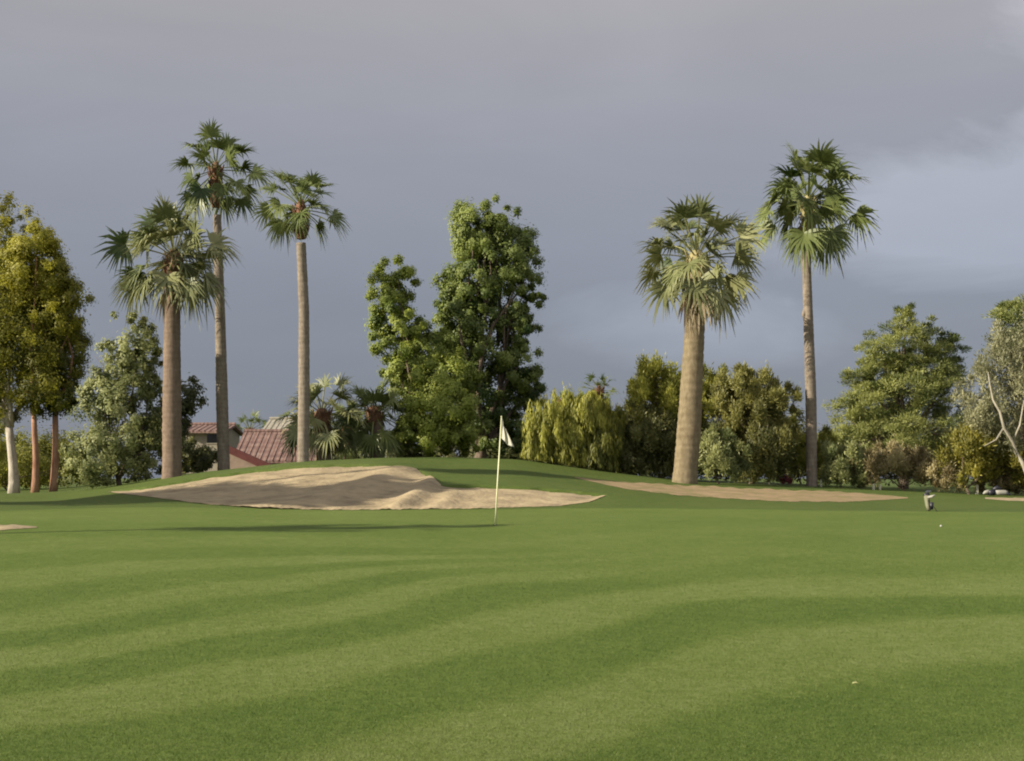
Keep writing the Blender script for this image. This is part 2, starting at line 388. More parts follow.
# ------------------------------------------------------------------ fan palms
def fan_frond(P0, azim, elev, pet, blade, droop, V, Fq, tt, tint, nl=28, spread=1.85):
    """one fan frond: petiole strip then folded segments"""
    ca, sa = math.cos(azim), math.sin(azim); hor = np.array([ca, sa, 0.]); upv = np.array([0, 0, 1.])
    side = np.array([-sa, ca, 0.])
    pts = []; e = elev; p = np.array(P0, float); k = 6
    for i in range(k+1):
        pts.append(p.copy()); p = p + (math.cos(e)*hor + math.sin(e)*upv)*pet/k; e -= droop*.5/k
    wp = .022 + .02*pet/1.5
    dirp = math.cos(e)*hor + math.sin(e)*upv
    for i in range(k):
        nrm = -math.sin(e)*hor + math.cos(e)*upv
        for sgn in (0, 1):
            o = len(V); off = side*wp if sgn == 0 else nrm*wp*.6
            V += [pts[i]-off, pts[i]+off, pts[i+1]+off*.8, pts[i+1]-off*.8]; Fq.append((o, o+1, o+2, o+3)); tt += [1.15]*4
    H = pts[-1]; e2 = e - droop*.35
    c = math.cos(e2)*hor + math.sin(e2)*upv; nrm = -math.sin(e2)*hor + math.cos(e2)*upv
    roll = rng.normal(0, .7); side2 = math.cos(roll)*side + math.sin(roll)*nrm; nrm2 = math.cos(roll)*nrm - math.sin(roll)*side
    for j in range(nl):
        a = (j/(nl-1)*2-1)*spread
        d = math.cos(a)*c + math.sin(a)*side2 + nrm2*(.30*abs(math.sin(a)) + (.07 if j % 2 else -.07)) + rng.normal(0, .05, 3)
        d /= np.linalg.norm(d); q = np.cross(d, nrm2); q /= np.linalg.norm(q)+1e-9
        L = blade*(1 - .32*(abs(a)/spread)**1.5)*rng.uniform(.88, 1.06); wd = blade*.052
        st = [0, .3, .62, 1.0]; ws = [.3, 1.0, .58, .05]; dr = rng.uniform(.4, 2.3); L *= rng.choice([1, 1, 1, .8])
        row = []
        for s_, w_ in zip(st, ws):
            g = -L*(.04*s_**2 + (.22 + .25*droop)*dr*max(0, s_-.5)**1.6*1.6)
            pt = H + d*L*s_ + np.array([0, 0, g])
            row.append((pt - q*wd*w_, pt + q*wd*w_))
        for i in range(3):
            o = len(V); V += [row[i][0], row[i][1], row[i+1][1], row[i+1][0]]; Fq.append((o, o+1, o+2, o+3))
            t_ = tint + rng.normal(0, .05) + (.12 if i == 2 else 0)
            tt += [t_]*4
def palm(name, label, cat, base, path, radii, heart, R_, n, lmat, bark, boot, group=None, skirt=0, droopmin=-1.0, nub=None, petf=.58, ring=True, upright=1.35, bootr=1.45, boot_len=.9, skirt_len=1.5, nl=28):
    root = empty(name, base, label, cat, group)
    # trunk with leaf-scar rings
    path = np.array(path, float); ts = np.concatenate([[0], np.cumsum(np.linalg.norm(np.diff(path, axis=0), axis=1))]); K = int(ts[-1]/.09)
    tq = np.linspace(0, ts[-1], K); P = np.stack([np.interp(tq, ts, path[:, i]) for i in range(3)], 1)
    # smooth the bends
    for _ in range(12): P[1:-1] = (P[:-2]+2*P[1:-1]+P[2:])/4
    r = np.interp(tq, ts, radii)*(1 + .01*np.sin(np.arange(K)*2.1) + rng.normal(0, .012, K))
    r *= 1 + .18*np.exp(-tq/.28)
    mb = MB(); mb.tube(P, r, 20, .045)
    if nub is not None:
        q = P[int(K*nub)]; mb.tube([q + (-.05, 0, .25), q + (-.12, -.05, .1), q + (-.2, -.05, -.15), q + (-.17, -.05, -.42)], [.05, .11, .10, .02], 7, .3)
    mb.build('trunk', bark, root, smooth=True)
    # old leaf bases under the crown
    mb = MB(); top = np.array(heart, float); rb = radii[-1]
    bl = boot_len
    mb.tube([top + (0, 0, -bl), top + (0, 0, -bl*.7), top + (0, 0, -bl*.3), top, top + (0, 0, .3)], [rb*1.0, rb*bootr, rb*bootr*1.08, rb*bootr*.9, rb*.5], 14, .18)
    for k in range(46):
        a_ = rng.uniform(0, 2*math.pi); h = -bl*rng.random(); d = np.array([math.cos(a_), math.sin(a_), 0])
        s_ = top + (0, 0, h) + d*rb*bootr*.8
        mb.tube([s_, s_ + d*.09 + (0, 0, .16), s_ + d*.17 + (0, 0, .36)], [.05, .04, .02], 5)
    mb.build('leaf_bases', boot, root)
    V, Fq, tt = [], [], []
    ga = math.pi*(3-math.sqrt(5)); ph0 = rng.uniform(0, 6)
    for i in range(n):
        f_ = (i+.5)/n; el = upright - (upright - droopmin)*f_**.8 + rng.normal(0, .1)
        az = ph0 + i*ga + rng.normal(0, .15)
        pet = R_*petf*(rng.uniform(.85, 1.12) if rng.random() < .62 else rng.uniform(.35, .8))*(.98 + .12*min(1, f_*2.2)); bl_ = R_*(1-petf)*rng.uniform(.9, 1.12)
        fan_frond(top + (0, 0, .12 - .35*f_), az, el, pet, bl_, (.12 + .65*f_ + .2*rng.random()), V, Fq, tt, float(np.clip(.45 + rng.normal(0, .2) + .12*f_, 0, 1)), nl=nl)
    mesh_obj('crown', V, np.array(Fq), lmat, root, tint=tt)
    if skirt:
        V, Fq, tt = [], [], []
        for i in range(skirt):
            az = rng.uniform(0, 6.28); el = rng.uniform(-1.45, -1.15)
            s_ = top + (math.cos(az)*rb*1.1, math.sin(az)*rb*1.1, -.4-rng.random()*.9)
            fan_frond(s_, az, el, skirt_len*.3, skirt_len*.75*rng.uniform(.7, 1.1), .25, V, Fq, tt, rng.uniform(.2, .9), nl=12, spread=.55)
        mesh_obj('dead_fronds', V, np.array(Fq), M_dead, root, tint=tt)
    return root

M_palm = leaf_mat('fan_palm_green', (.030, .055, .010), (.20, .23, .075), .25, .45)
M_palm_grey = leaf_mat('grey_green_palm', (.045, .070, .018), (.28, .28, .125), .2, .5)
M_dead = leaf_mat('dead_frond_straw', (.20, .15, .09), (.40, .33, .22), .2, .8)
M_bark1 = palm_bark('palm_bark_tan', (.11, .078, .056), (.22, .165, .12))
M_bark2 = palm_bark('palm_bark_grey', (.12, .095, .07), (.27, .23, .18))
M_bark3 = palm_bark('palm_bark_rough', (.11, .085, .048), (.245, .20, .125), ring=6)
M_boot = noise_mat('palm_boot_brown', (.07, .035, .02), (.19, .10, .055), scale=6, bump=.6)
M_boot2 = noise_mat('palm_boot_straw', (.17, .15, .06), (.34, .29, .15), scale=6, bump=.6)
M_wood = noise_mat('brown_bark', (.07, .05, .035), (.17, .13, .095), scale=5, stretch=(1, 1, .25), bump=.7)
M_white = noise_mat('pale_bark', (.16, .135, .10), (.48, .43, .36), scale=3.5, stretch=(1, 1, .45), bump=.8, c3=(.36, .32, .26))
M_limb = noise_mat('grey_bark', (.20, .18, .13), (.36, .33, .26), scale=3, bump=.5)
M_red = noise_mat('red_brown_bark', (.15, .06, .032), (.42, .25, .17), scale=4, stretch=(1, 1, .25), bump=.6)

def palm_at(px, Y, tops, wpx, heart_px, **kw):
    """trunk through picture points at depth Y: tops = [(px,py),...] bottom to top, wpx widths in px"""
    x, y, z = at(px, Y); s = Y/F
    path = [(x, y, z-.3)] + [((a-CX)*s, Y, CZ-(b-HY)*s) for a, b in tops]
    radii = [wpx[0]*s/2] + [q*s/2 for q in wpx]
    h = w(heart_px[0], heart_px[1], Y)
    return dict(base=(x, y, z), path=path, radii=radii[:len(path)], heart=h, **kw)
G5 = 'tall fan palms'
palm('fan_palm', 'thick tan-trunked fan palm with broad grey-green crown, nearest the left bushes', 'palm tree', R_=2.95, n=42, lmat=M_palm_grey, bark=M_bark1, boot=M_boot, group=G5,
     **palm_at(172, 59, [(172, 420), (172, 340), (173, 288)], [19, 16.5, 14.5, 13.5], (174, 257)), droopmin=-.5, boot_len=1.9, bootr=1.3, skirt=3, skirt_len=1.3)
palm('fan_palm', 'tallest slender palm on the left, small crown high above the thick tan palm', 'palm tree', R_=2.35, n=27, lmat=M_palm, bark=M_bark2, boot=M_boot, group=G5,
     **palm_at(224, 62, [(222, 400), (220, 310), (217, 215)], [12, 10, 8, 6.5], (216, 169)), droopmin=-.75, boot_len=1.7, bootr=1.45)
palm('fan_palm', 'slender palm with the smallest round crown, standing above the back lip of the sand bunker', 'palm tree', R_=1.95, n=30, lmat=M_palm, bark=M_bark2, boot=M_boot, group=G5,
     **palm_at(303, 57, [(304, 400), (304, 310), (301, 243)], [11.5, 10.5, 9.5, 7], (301, 207)), droopmin=-.5, boot_len=1.3, bootr=1.25)
palm('fan_palm', 'leaning palm with the thickest flared rough trunk and shaggy pale crown right of the flag', 'palm tree', R_=2.9, n=38, lmat=M_palm_grey, bark=M_bark3, boot=M_boot2, group=G5,
     **palm_at(684, 57.5, [(689, 430), (693, 360), (697, 290)], [24, 21, 18.5, 17], (697, 258)), droopmin=-.5, skirt=10, boot_len=1.2, bootr=1.15, skirt_len=1.9)
palm('fan_palm', 'tall slim palm with dense dark green crown, rightmost of the palms', 'palm tree', R_=3.1, n=42, lmat=M_palm, bark=M_bark2, boot=M_boot2, group=G5,
     **palm_at(812, 62, [(811, 400), (808, 310), (806, 250)], [11, 9.5, 8.5, 7.5], (808, 201)), droopmin=-.7, nub=.74, skirt=3, skirt_len=1.2, boot_len=1.3, bootr=1.5)
G6 = 'low fan palms behind the mound'
palm('low_fan_palm', 'short trunked fan palm directly behind the slender palm with the smallest crown', 'palm tree', R_=2.3, n=34, lmat=M_palm_grey, bark=M_bark1, boot=M_boot, group=G6,
     **palm_at(325, 64, [(324, 440), (323, 425)], [16, 16, 15], (322, 415)), droopmin=-.9, boot_len=.8, bootr=1.1, upright=1.3)
palm('low_fan_palm', 'short dark fan palm squeezed between its neighbour palm and the big leafy tree', 'palm tree', R_=2.2, n=34, lmat=M_palm, bark=M_bark1, boot=M_boot, group=G6,
     **palm_at(378, 65, [(377, 440), (376, 422)], [14, 14, 13], (374, 412)), droopmin=-1.0, boot_len=.7, bootr=1.1, upright=1.3)
palm('low_fan_palm', 'squat green fan palm in shade low between the two larger short palms', 'palm tree', R_=1.7, n=22, lmat=M_palm, bark=M_bark1, boot=M_boot, group=G6,
     **palm_at(350, 67, [(350, 446), (350, 438)], [12, 12, 12], (350, 430)), droopmin=-.6, boot_len=.4, bootr=1.1, upright=1.3)
G7 = 'distant palms'
palm('distant_palm', 'small bright green palm top showing over the red tiled roof', 'palm tree', R_=2.0, n=20, lmat=M_palm, bark=M_bark1, boot=M_boot, group=G7, nl=14,
     **palm_at(250, 118, [(250, 445), (250, 435)], [4, 4, 4], (250, 431)), droopmin=-.1, boot_len=.5)
palm('distant_palm', 'small dark palm top rising behind the yellow-green weeping shrubs', 'palm tree', R_=1.5, n=22, lmat=M_palm, bark=M_bark1, boot=M_boot, group=G7, nl=14,
     **palm_at(599, 85, [(599, 420), (599, 395)], [5, 5, 5], (599, 391)), droopmin=-.5, boot_len=.5)
palm('distant_palm', 'dark palm top half hidden beside the right edge of the big leafy tree', 'palm tree', R_=1.4, n=20, lmat=M_palm, bark=M_bark1, boot=M_boot, group=G7, nl=14,
     **palm_at(562, 86, [(562, 420), (562, 405)], [5, 5, 5], (562, 403)), droopmin=-.5, boot_len=.5)

# ------------------------------------------------------------------ broad trees and shrubs
L_yel = leaf_mat('yellow_green_leaf', (0.068, 0.077, 0.009), (0.362, 0.339, 0.040), .5)
L_olive = leaf_mat('olive_leaf', (0.087, 0.110, 0.035), (0.347, 0.362, 0.145), .4)
L_big = leaf_mat('fresh_green_leaf', (0.066, 0.108, 0.015), (0.332, 0.376, 0.072), .45)
L_bigd = leaf_mat('deep_green_leaf', (0.043, 0.076, 0.015), (0.246, 0.289, 0.066), .4)
L_will = leaf_mat('willow_leaf', (0.085, 0.096, 0.017), (0.395, 0.390, 0.073), .5)
L_dark = leaf_mat('dark_shrub_leaf', (0.051, 0.058, 0.020), (0.217, 0.217, 0.072), .35)
L_pine = leaf_mat('conifer_green', (0.066, 0.094, 0.023), (0.332, 0.347, 0.102), .4)
L_grey = leaf_mat('grey_olive_leaf', (0.087, 0.094, 0.041), (0.319, 0.311, 0.174), .3)
L_dry = leaf_mat('dry_brush', (0.102, 0.079, 0.029), (0.376, 0.319, 0.159), .25)
L_flow = leaf_mat('red_flower_leaf', (.10, .02, .02), (.24, .05, .05), .3)

GL = 'trees at the left edge'
tree('gum_tree', 'white-barked tree at the left edge of the photo with tall yellow-green crown', 'tree', 14, 66.5,
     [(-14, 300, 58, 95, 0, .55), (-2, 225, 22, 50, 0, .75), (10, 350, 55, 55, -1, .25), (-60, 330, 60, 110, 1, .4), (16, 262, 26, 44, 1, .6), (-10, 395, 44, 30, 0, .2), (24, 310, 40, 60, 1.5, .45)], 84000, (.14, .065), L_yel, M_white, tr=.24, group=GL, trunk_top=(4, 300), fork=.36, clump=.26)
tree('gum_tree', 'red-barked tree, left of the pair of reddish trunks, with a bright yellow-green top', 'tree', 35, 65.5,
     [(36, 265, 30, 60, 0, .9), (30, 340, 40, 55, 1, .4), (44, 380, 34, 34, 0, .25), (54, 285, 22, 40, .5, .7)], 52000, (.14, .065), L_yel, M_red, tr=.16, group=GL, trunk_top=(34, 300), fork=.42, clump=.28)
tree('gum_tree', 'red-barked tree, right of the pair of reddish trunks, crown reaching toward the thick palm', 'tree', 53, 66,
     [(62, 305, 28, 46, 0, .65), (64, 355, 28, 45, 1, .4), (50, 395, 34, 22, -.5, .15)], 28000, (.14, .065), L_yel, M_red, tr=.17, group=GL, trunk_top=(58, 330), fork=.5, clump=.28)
GB = 'leafy shrubs on the left'
tree('large_shrub', 'tall olive-green shrub leafy down to the grass, left of the thick tan palm', 'shrub', 118, 60.5,
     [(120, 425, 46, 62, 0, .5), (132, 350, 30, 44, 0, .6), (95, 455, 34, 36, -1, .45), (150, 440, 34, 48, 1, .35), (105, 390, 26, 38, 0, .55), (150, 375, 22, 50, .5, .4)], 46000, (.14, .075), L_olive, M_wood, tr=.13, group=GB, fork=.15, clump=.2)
tree('large_shrub', 'dark bluish-leaved branchy tree peeping out just right of the thick tan palm trunk', 'tree', 184, 72,
     [(186, 400, 20, 24, 0, .2), (172, 430, 22, 34, 0, .15)], 6500, (.2, .1), L_dark, M_wood, tr=.12, group=GB, clump=.33)
tree('large_shrub', 'low dark green bush between the thick tan palm and the tallest slender palm', 'bush', 200, 64,
     [(190, 454, 20, 18, 0, .4), (208, 456, 16, 17, -.5, .3), (197, 466, 22, 12, -.8, .1)], 9000, (.13, .07), L_dark, M_wood, tr=.05, group=GB, clump=.3, fork=.2)
tree('large_shrub', 'yellow-green bush glimpsed behind the white trunk at the far left', 'bush', 8, 74,
     [(-10, 455, 34, 40, 0, .7), (40, 460, 34, 36, 3, .45), (78, 470, 20, 26, 0, .25)], 16000, (.16, .085), L_will, M_wood, tr=.06, group=GB, clump=.3, fork=.2)
GC = 'big leafy trees in the middle'
tree('leafy_tree', 'tallest broad leafy tree with a high rounded bulging crown behind the flag', 'tree', 478, 70,
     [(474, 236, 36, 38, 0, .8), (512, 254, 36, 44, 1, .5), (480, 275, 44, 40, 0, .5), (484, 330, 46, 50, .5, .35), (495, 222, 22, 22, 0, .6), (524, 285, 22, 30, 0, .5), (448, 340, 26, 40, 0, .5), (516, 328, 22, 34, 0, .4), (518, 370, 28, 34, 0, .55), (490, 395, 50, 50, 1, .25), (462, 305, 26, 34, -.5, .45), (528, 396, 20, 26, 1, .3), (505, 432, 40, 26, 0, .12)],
     150000, (.125, .085), L_bigd, M_wood, tr=.3, group=GC, fork=.3, clump=.19, tvar=.2)
tree('leafy_tree', 'lighter green leafy tree with a narrow column of leaves rising at its left side', 'tree', 424, 66.5,
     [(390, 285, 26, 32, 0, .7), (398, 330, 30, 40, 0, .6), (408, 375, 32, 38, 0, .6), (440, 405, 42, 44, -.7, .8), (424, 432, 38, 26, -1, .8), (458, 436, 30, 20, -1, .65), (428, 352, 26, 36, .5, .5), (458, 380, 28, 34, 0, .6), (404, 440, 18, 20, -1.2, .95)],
     125000, (.12, .08), L_big, M_wood, tr=.2, group=GC, fork=.2, clump=.2, tvar=.2)
GD = 'shrubs between the flag and the right-hand palm'
tree('weeping_shrub', 'yellow-green weeping shrub with pale hanging strands just right of the flag', 'shrub', 552, 60.5,
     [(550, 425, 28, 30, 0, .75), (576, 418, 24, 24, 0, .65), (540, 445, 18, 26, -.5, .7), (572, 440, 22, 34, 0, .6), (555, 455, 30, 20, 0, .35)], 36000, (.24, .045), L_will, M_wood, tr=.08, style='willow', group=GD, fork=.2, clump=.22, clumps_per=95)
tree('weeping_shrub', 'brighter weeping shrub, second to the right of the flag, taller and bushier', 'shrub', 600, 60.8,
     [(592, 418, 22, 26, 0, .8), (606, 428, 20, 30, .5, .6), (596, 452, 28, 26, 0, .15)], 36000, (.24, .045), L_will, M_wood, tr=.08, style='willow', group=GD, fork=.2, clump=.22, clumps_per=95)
tree('dark_shrub', 'dark brownish shrub in the gap left of the thick leaning palm', 'shrub', 640, 62.5,
     [(636, 438, 26, 36, 0, .6), (660, 440, 24, 36, 0, .5), (618, 452, 22, 26, 0, .6)], 34000, (.15, .06), L_dark, M_wood, tr=.07, style='spray', group=GD, fork=.2, clump=.28)
tree('weeping_shrub', 'tall yellow-green bushy tree behind the thick leaning palm', 'tree', 658, 63,
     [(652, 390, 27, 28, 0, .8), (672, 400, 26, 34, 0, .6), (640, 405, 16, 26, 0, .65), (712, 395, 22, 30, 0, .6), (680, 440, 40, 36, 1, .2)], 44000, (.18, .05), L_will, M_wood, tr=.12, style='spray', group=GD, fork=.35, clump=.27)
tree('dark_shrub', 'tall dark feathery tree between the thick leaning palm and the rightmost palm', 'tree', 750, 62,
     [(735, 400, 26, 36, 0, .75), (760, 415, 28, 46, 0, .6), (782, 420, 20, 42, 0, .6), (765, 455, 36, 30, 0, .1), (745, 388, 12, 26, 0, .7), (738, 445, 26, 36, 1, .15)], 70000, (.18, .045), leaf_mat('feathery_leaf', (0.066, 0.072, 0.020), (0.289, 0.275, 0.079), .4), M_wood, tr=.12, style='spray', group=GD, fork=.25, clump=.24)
tree('dark_shrub', 'soft grey-green rounded bush at the right foot of the thick leaning palm', 'bush', 718, 59.7,
     [(716, 452, 20, 28, 0, .6), (732, 460, 18, 22, 0, .45)], 13000, (.16, .05), L_olive, M_wood, tr=.06, style='spray', group=GD, fork=.2, clump=.28)
tree('dark_shrub', 'yellowish thin bush hugging the left side of the rightmost palm trunk', 'bush', 800, 65,
     [(798, 445, 12, 34, 0, .55), (826, 455, 14, 28, 0, .5)], 9000, (.18, .05), L_will, M_wood, tr=.05, style='spray', group=GD, fork=.2, clump=.3)
tree('flowering_bush', 'small red flowering bush low in the shade left of the rightmost palm', 'bush', 787, 63, [(787, 480, 7, 6, 0, .6)], 700, (.08, .05), L_flow, M_wood, tr=.02, clump=.5)
GR = 'trees on the right'
tree('conifer', 'large pointed conifer with jagged dark green crown right of the rightmost palm', 'tree', 903, 68,
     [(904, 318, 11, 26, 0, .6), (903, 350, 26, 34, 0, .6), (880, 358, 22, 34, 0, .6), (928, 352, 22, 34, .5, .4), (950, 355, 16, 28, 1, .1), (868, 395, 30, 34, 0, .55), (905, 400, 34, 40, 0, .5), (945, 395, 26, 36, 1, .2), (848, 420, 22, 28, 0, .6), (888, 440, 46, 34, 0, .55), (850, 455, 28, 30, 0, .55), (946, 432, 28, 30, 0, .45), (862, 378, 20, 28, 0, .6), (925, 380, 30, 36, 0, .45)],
     100000, (.17, .035), L_pine, M_wood, tr=.22, style='pine', group=GR, fork=.45, clump=.25, trunk_top=(905, 370))
tree('grey_tree', 'grey-green tree with a crooked pale limb at the right edge of the photo', 'tree', 1030, 58.5,
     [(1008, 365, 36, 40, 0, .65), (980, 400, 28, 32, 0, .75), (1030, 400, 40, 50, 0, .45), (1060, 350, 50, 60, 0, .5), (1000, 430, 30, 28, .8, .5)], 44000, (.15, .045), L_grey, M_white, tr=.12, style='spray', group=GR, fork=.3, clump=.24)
tree('conifer', 'dark green treetop rising behind the grey-green tree at the right edge', 'tree', 1016, 76,
     [(1012, 316, 18, 22, 0, .35), (1030, 335, 30, 40, 0, .3), (1004, 340, 12, 18, 0, .3)], 14000, (.2, .05), L_pine, M_wood, tr=.2, style='pine', group=GR, clump=.3)
GS = 'brushy shrubs along the right'
tree('brush', 'yellow-green shrub under the grey tree at the right, left of its pale limb', 'shrub', 968, 59.5,
     [(965, 450, 26, 30, 0, .45), (990, 455, 24, 26, .4, .45), (1015, 462, 26, 28, .6, .25)], 24000, (.17, .05), leaf_mat('mustard_leaf', (0.087, 0.087, 0.015), (0.362, 0.325, 0.058), .35), M_wood, tr=.06, style='spray', group=GS, clump=.27, fork=.2)
tree('brush', 'dry brownish brush at the foot of the pointed conifer', 'shrub', 905, 62,
     [(895, 462, 30, 22, 0, .55), (922, 470, 24, 18, 0, .6), (868, 468, 24, 18, 0, .5)], 20000, (.16, .035), L_dry, M_wood, tr=.05, style='spray', group=GS, clump=.28, fork=.2)
tree('brush', 'grey-green low shrub between the rightmost palm and the conifer', 'shrub', 842, 62,
     [(838, 462, 20, 24, 0, .5), (858, 468, 16, 20, 0, .45)], 12000, (.15, .05), L_olive, M_wood, tr=.05, style='spray', group=GS, clump=.28, fork=.2)
tree('brush', 'dark low brush at the far right edge behind the lying golf bag', 'shrub', 1000, 60.5,
     [(985, 478, 30, 14, 0, .4), (1015, 478, 26, 18, 0, .2), (945, 478, 26, 14, 0, .5)], 16000, (.14, .04), L_dry, M_wood, tr=.04, style='spray', group=GS, clump=.33, fork=.2)
for fpx, fy_, frx, fry, ft, lab in ((30, 462, 50, 22, .4, 'far hedge bush seen between the trunks at the left edge'), (372, 455, 50, 22, .2, 'far dark bush filling in behind the short fan palms'),
        (470, 450, 60, 30, .2, 'far dark bush behind the big leafy trees'), (580, 452, 55, 32, .3, 'far bush behind the weeping shrubs beside the flag'), (670, 450, 60, 36, .3, 'far bush behind the thick leaning palm'),
        (765, 448, 50, 40, .3, 'far bush behind the dark feathery tree'), (850, 452, 60, 34, .4, 'far bush behind the grey-green low shrub and rightmost palm'), (960, 450, 70, 36, .5, 'far bush behind the yellow-green shrub on the right')):
    tree('far_bush', lab, 'bush', fpx, 82, [(fpx-frx*.45, fry*0+fy_+4, frx*.6, fry*.9, 0, ft), (fpx+frx*.4, fy_, frx*.65, fry, 0, ft)], 16000, (.26, .12), L_dark, M_wood, tr=.08, clump=.35, group='far bushes behind the garden trees', fork=.2)
# crooked pale limb of the grey tree (a sub-piece of its trunk)
gt = [o for o in bpy.data.objects if o.name.startswith('grey_tree')][0]
mb = MB(); pts = [(1034, 492), (1022, 462), (1016, 452), (1013, 442), (1004, 428), (1000, 412), (993, 400), (990, 385), (988, 372)]
mb.tube([w(a_, b_, 57.2 + .25*math.sin(i)) for i, (a_, b_) in enumerate(pts)], [.085, .08, .07, .065, .06, .05, .04, .03, .015], 10, .15)
mb.tube([w(1004, 428, 57.3), (w(996, 440, 57)), w(984, 446, 56.8)], [.05, .035, .015], 7, .15)
mb.tube([w(1013, 442, 57.3), (w(1020, 425, 57)), w(1024, 400, 56.8)], [.06, .04, .015], 7, .15)
mb.build('limb', M_limb, gt, smooth=True)
# off to the left of the frame: the palm and trees whose shadows lie over the green and the bunker
def real(X, Y, h): # picture coordinates of a point at height h over the ground there
    return X/Y*F + CX, HY - (float(T(X, Y)) + h - CZ)/Y*F
def off_tree(X, Y, h0, h1, rw, label, n=12000):
    px, py = real(X, Y, (h0+h1)/2); s = F/Y; hh = (h1-h0)/2
    tree('roadside_tree', label, 'tree', px, Y, [(px, py, rw*s, hh*s, 0, .5), (px+rw*.6*s, py+hh*.4*s, rw*.6*s, hh*.5*s, 0, .4), (px-rw*.7*s, py+hh*.5*s, rw*.6*s, hh*.4*s, 0, .4)], n, (.3, .2), L_olive, M_wood, tr=.13, group='trees left of the frame', clump=.35, fork=.8)
def upsun(tx, ty, h):    # where something h metres up must stand for its shade to fall at (tx, ty)
    L = h/math.tan(R(EL)); return tx - L*LX, ty - L*LY
hp = 10.3; X0, Y0 = upsun(-3.6, 25.8, hp-.6); z0 = float(T(X0, Y0)) + .12
palm('fan_palm', 'fan palm left of the view whose long shadow crosses the green', 'palm tree', base=(X0, Y0, z0), path=[(X0, Y0, z0-.3), (X0, Y0, z0+6), (X0, Y0, z0+hp-.1)], radii=[.12, .11, .10], heart=(X0, Y0, z0+hp), R_=1.45, n=34, lmat=M_palm, bark=M_bark2, boot=M_boot, group=G5, droopmin=-1.5)
for tx, ty, h, hh, rw, n_, lab in ((-12.0, 46.4, 9.0, 1.8, 3.4, 16000, 'broad tree left of the view beside the bunker'),
                          (-7.4, 45.2, 10.5, 1.0, 2.8, 14000, 'middle-sized tree left of the view beside the bunker'),
                          (-3.7, 46.6, 13.0, .45, 2.2, 12000, 'slim tall tree left of the view beside the bunker'),
                          (0, 52.6, 14.5, 1.2, .9, 10000, 'tallest tree left of the view behind the others')):
    X_, Y_ = upsun(tx, ty, h); dz = float(T(tx, ty) - T(X_, Y_)); off_tree(X_, Y_, h+dz-hh, h+dz+hh, rw, lab, n_)

# ------------------------------------------------------------------ houses behind
M_tile, nt, out = nodes('red_clay_tiles')
tc = N(nt, 'ShaderNodeTexCoord'); wv = N(nt, 'ShaderNodeTexWave', Scale=1.1, Distortion=.6); wv.bands_direction = 'X'
wv2 = N(nt, 'ShaderNodeTexWave', Scale=1.0, Distortion=.5); wv2.bands_direction = 'Z'
nz = N(nt, 'ShaderNodeTexNoise', Scale=1.5, Detail=6, Roughness=.7)
for q in (wv, wv2, nz): nt.links.new(tc.outputs['Object'], q.inputs['Vector'])
f = M('MULTIPLY_ADD', wv.outputs['Fac'], .2, nz.outputs['Fac']); f = M('MULTIPLY_ADD', wv2.outputs['Fac'], .12, f)
rp = ramp(nt, [(.4, (.09, .05, .042)), (.65, (.15, .085, .068)), (.9, (.21, .145, .12))]); nt.links.new(f, rp.inputs[0])
p = N(nt, 'ShaderNodeBsdfPrincipled', Roughness=.85); nt.links.new(rp.outputs[0], p.inputs['Base Color'])
bp = N(nt, 'ShaderNodeBump', Strength=.7, Distance=.06); nt.links.new(f, bp.inputs['Height']); nt.links.new(bp.outputs[0], p.inputs['Normal']); nt.links.new(p.outputs[0], out.inputs[0])
M_wall = noise_mat('cream_stucco', (.19, .17, .13), (.28, .25, .19), scale=2, bump=.3)
M_pink = noise_mat('pink_stucco', (.20, .145, .11), (.29, .215, .165), scale=2, bump=.3)
M_fascia = noise_mat('dark_red_fascia', (.07, .022, .02), (.12, .04, .035), scale=3, bump=.2)
M_glass = plain('dark_glass', (.015, .017, .02), .1)
M_grey = noise_mat('grey_shingle', (.22, .20, .16), (.33, .30, .24), scale=3)

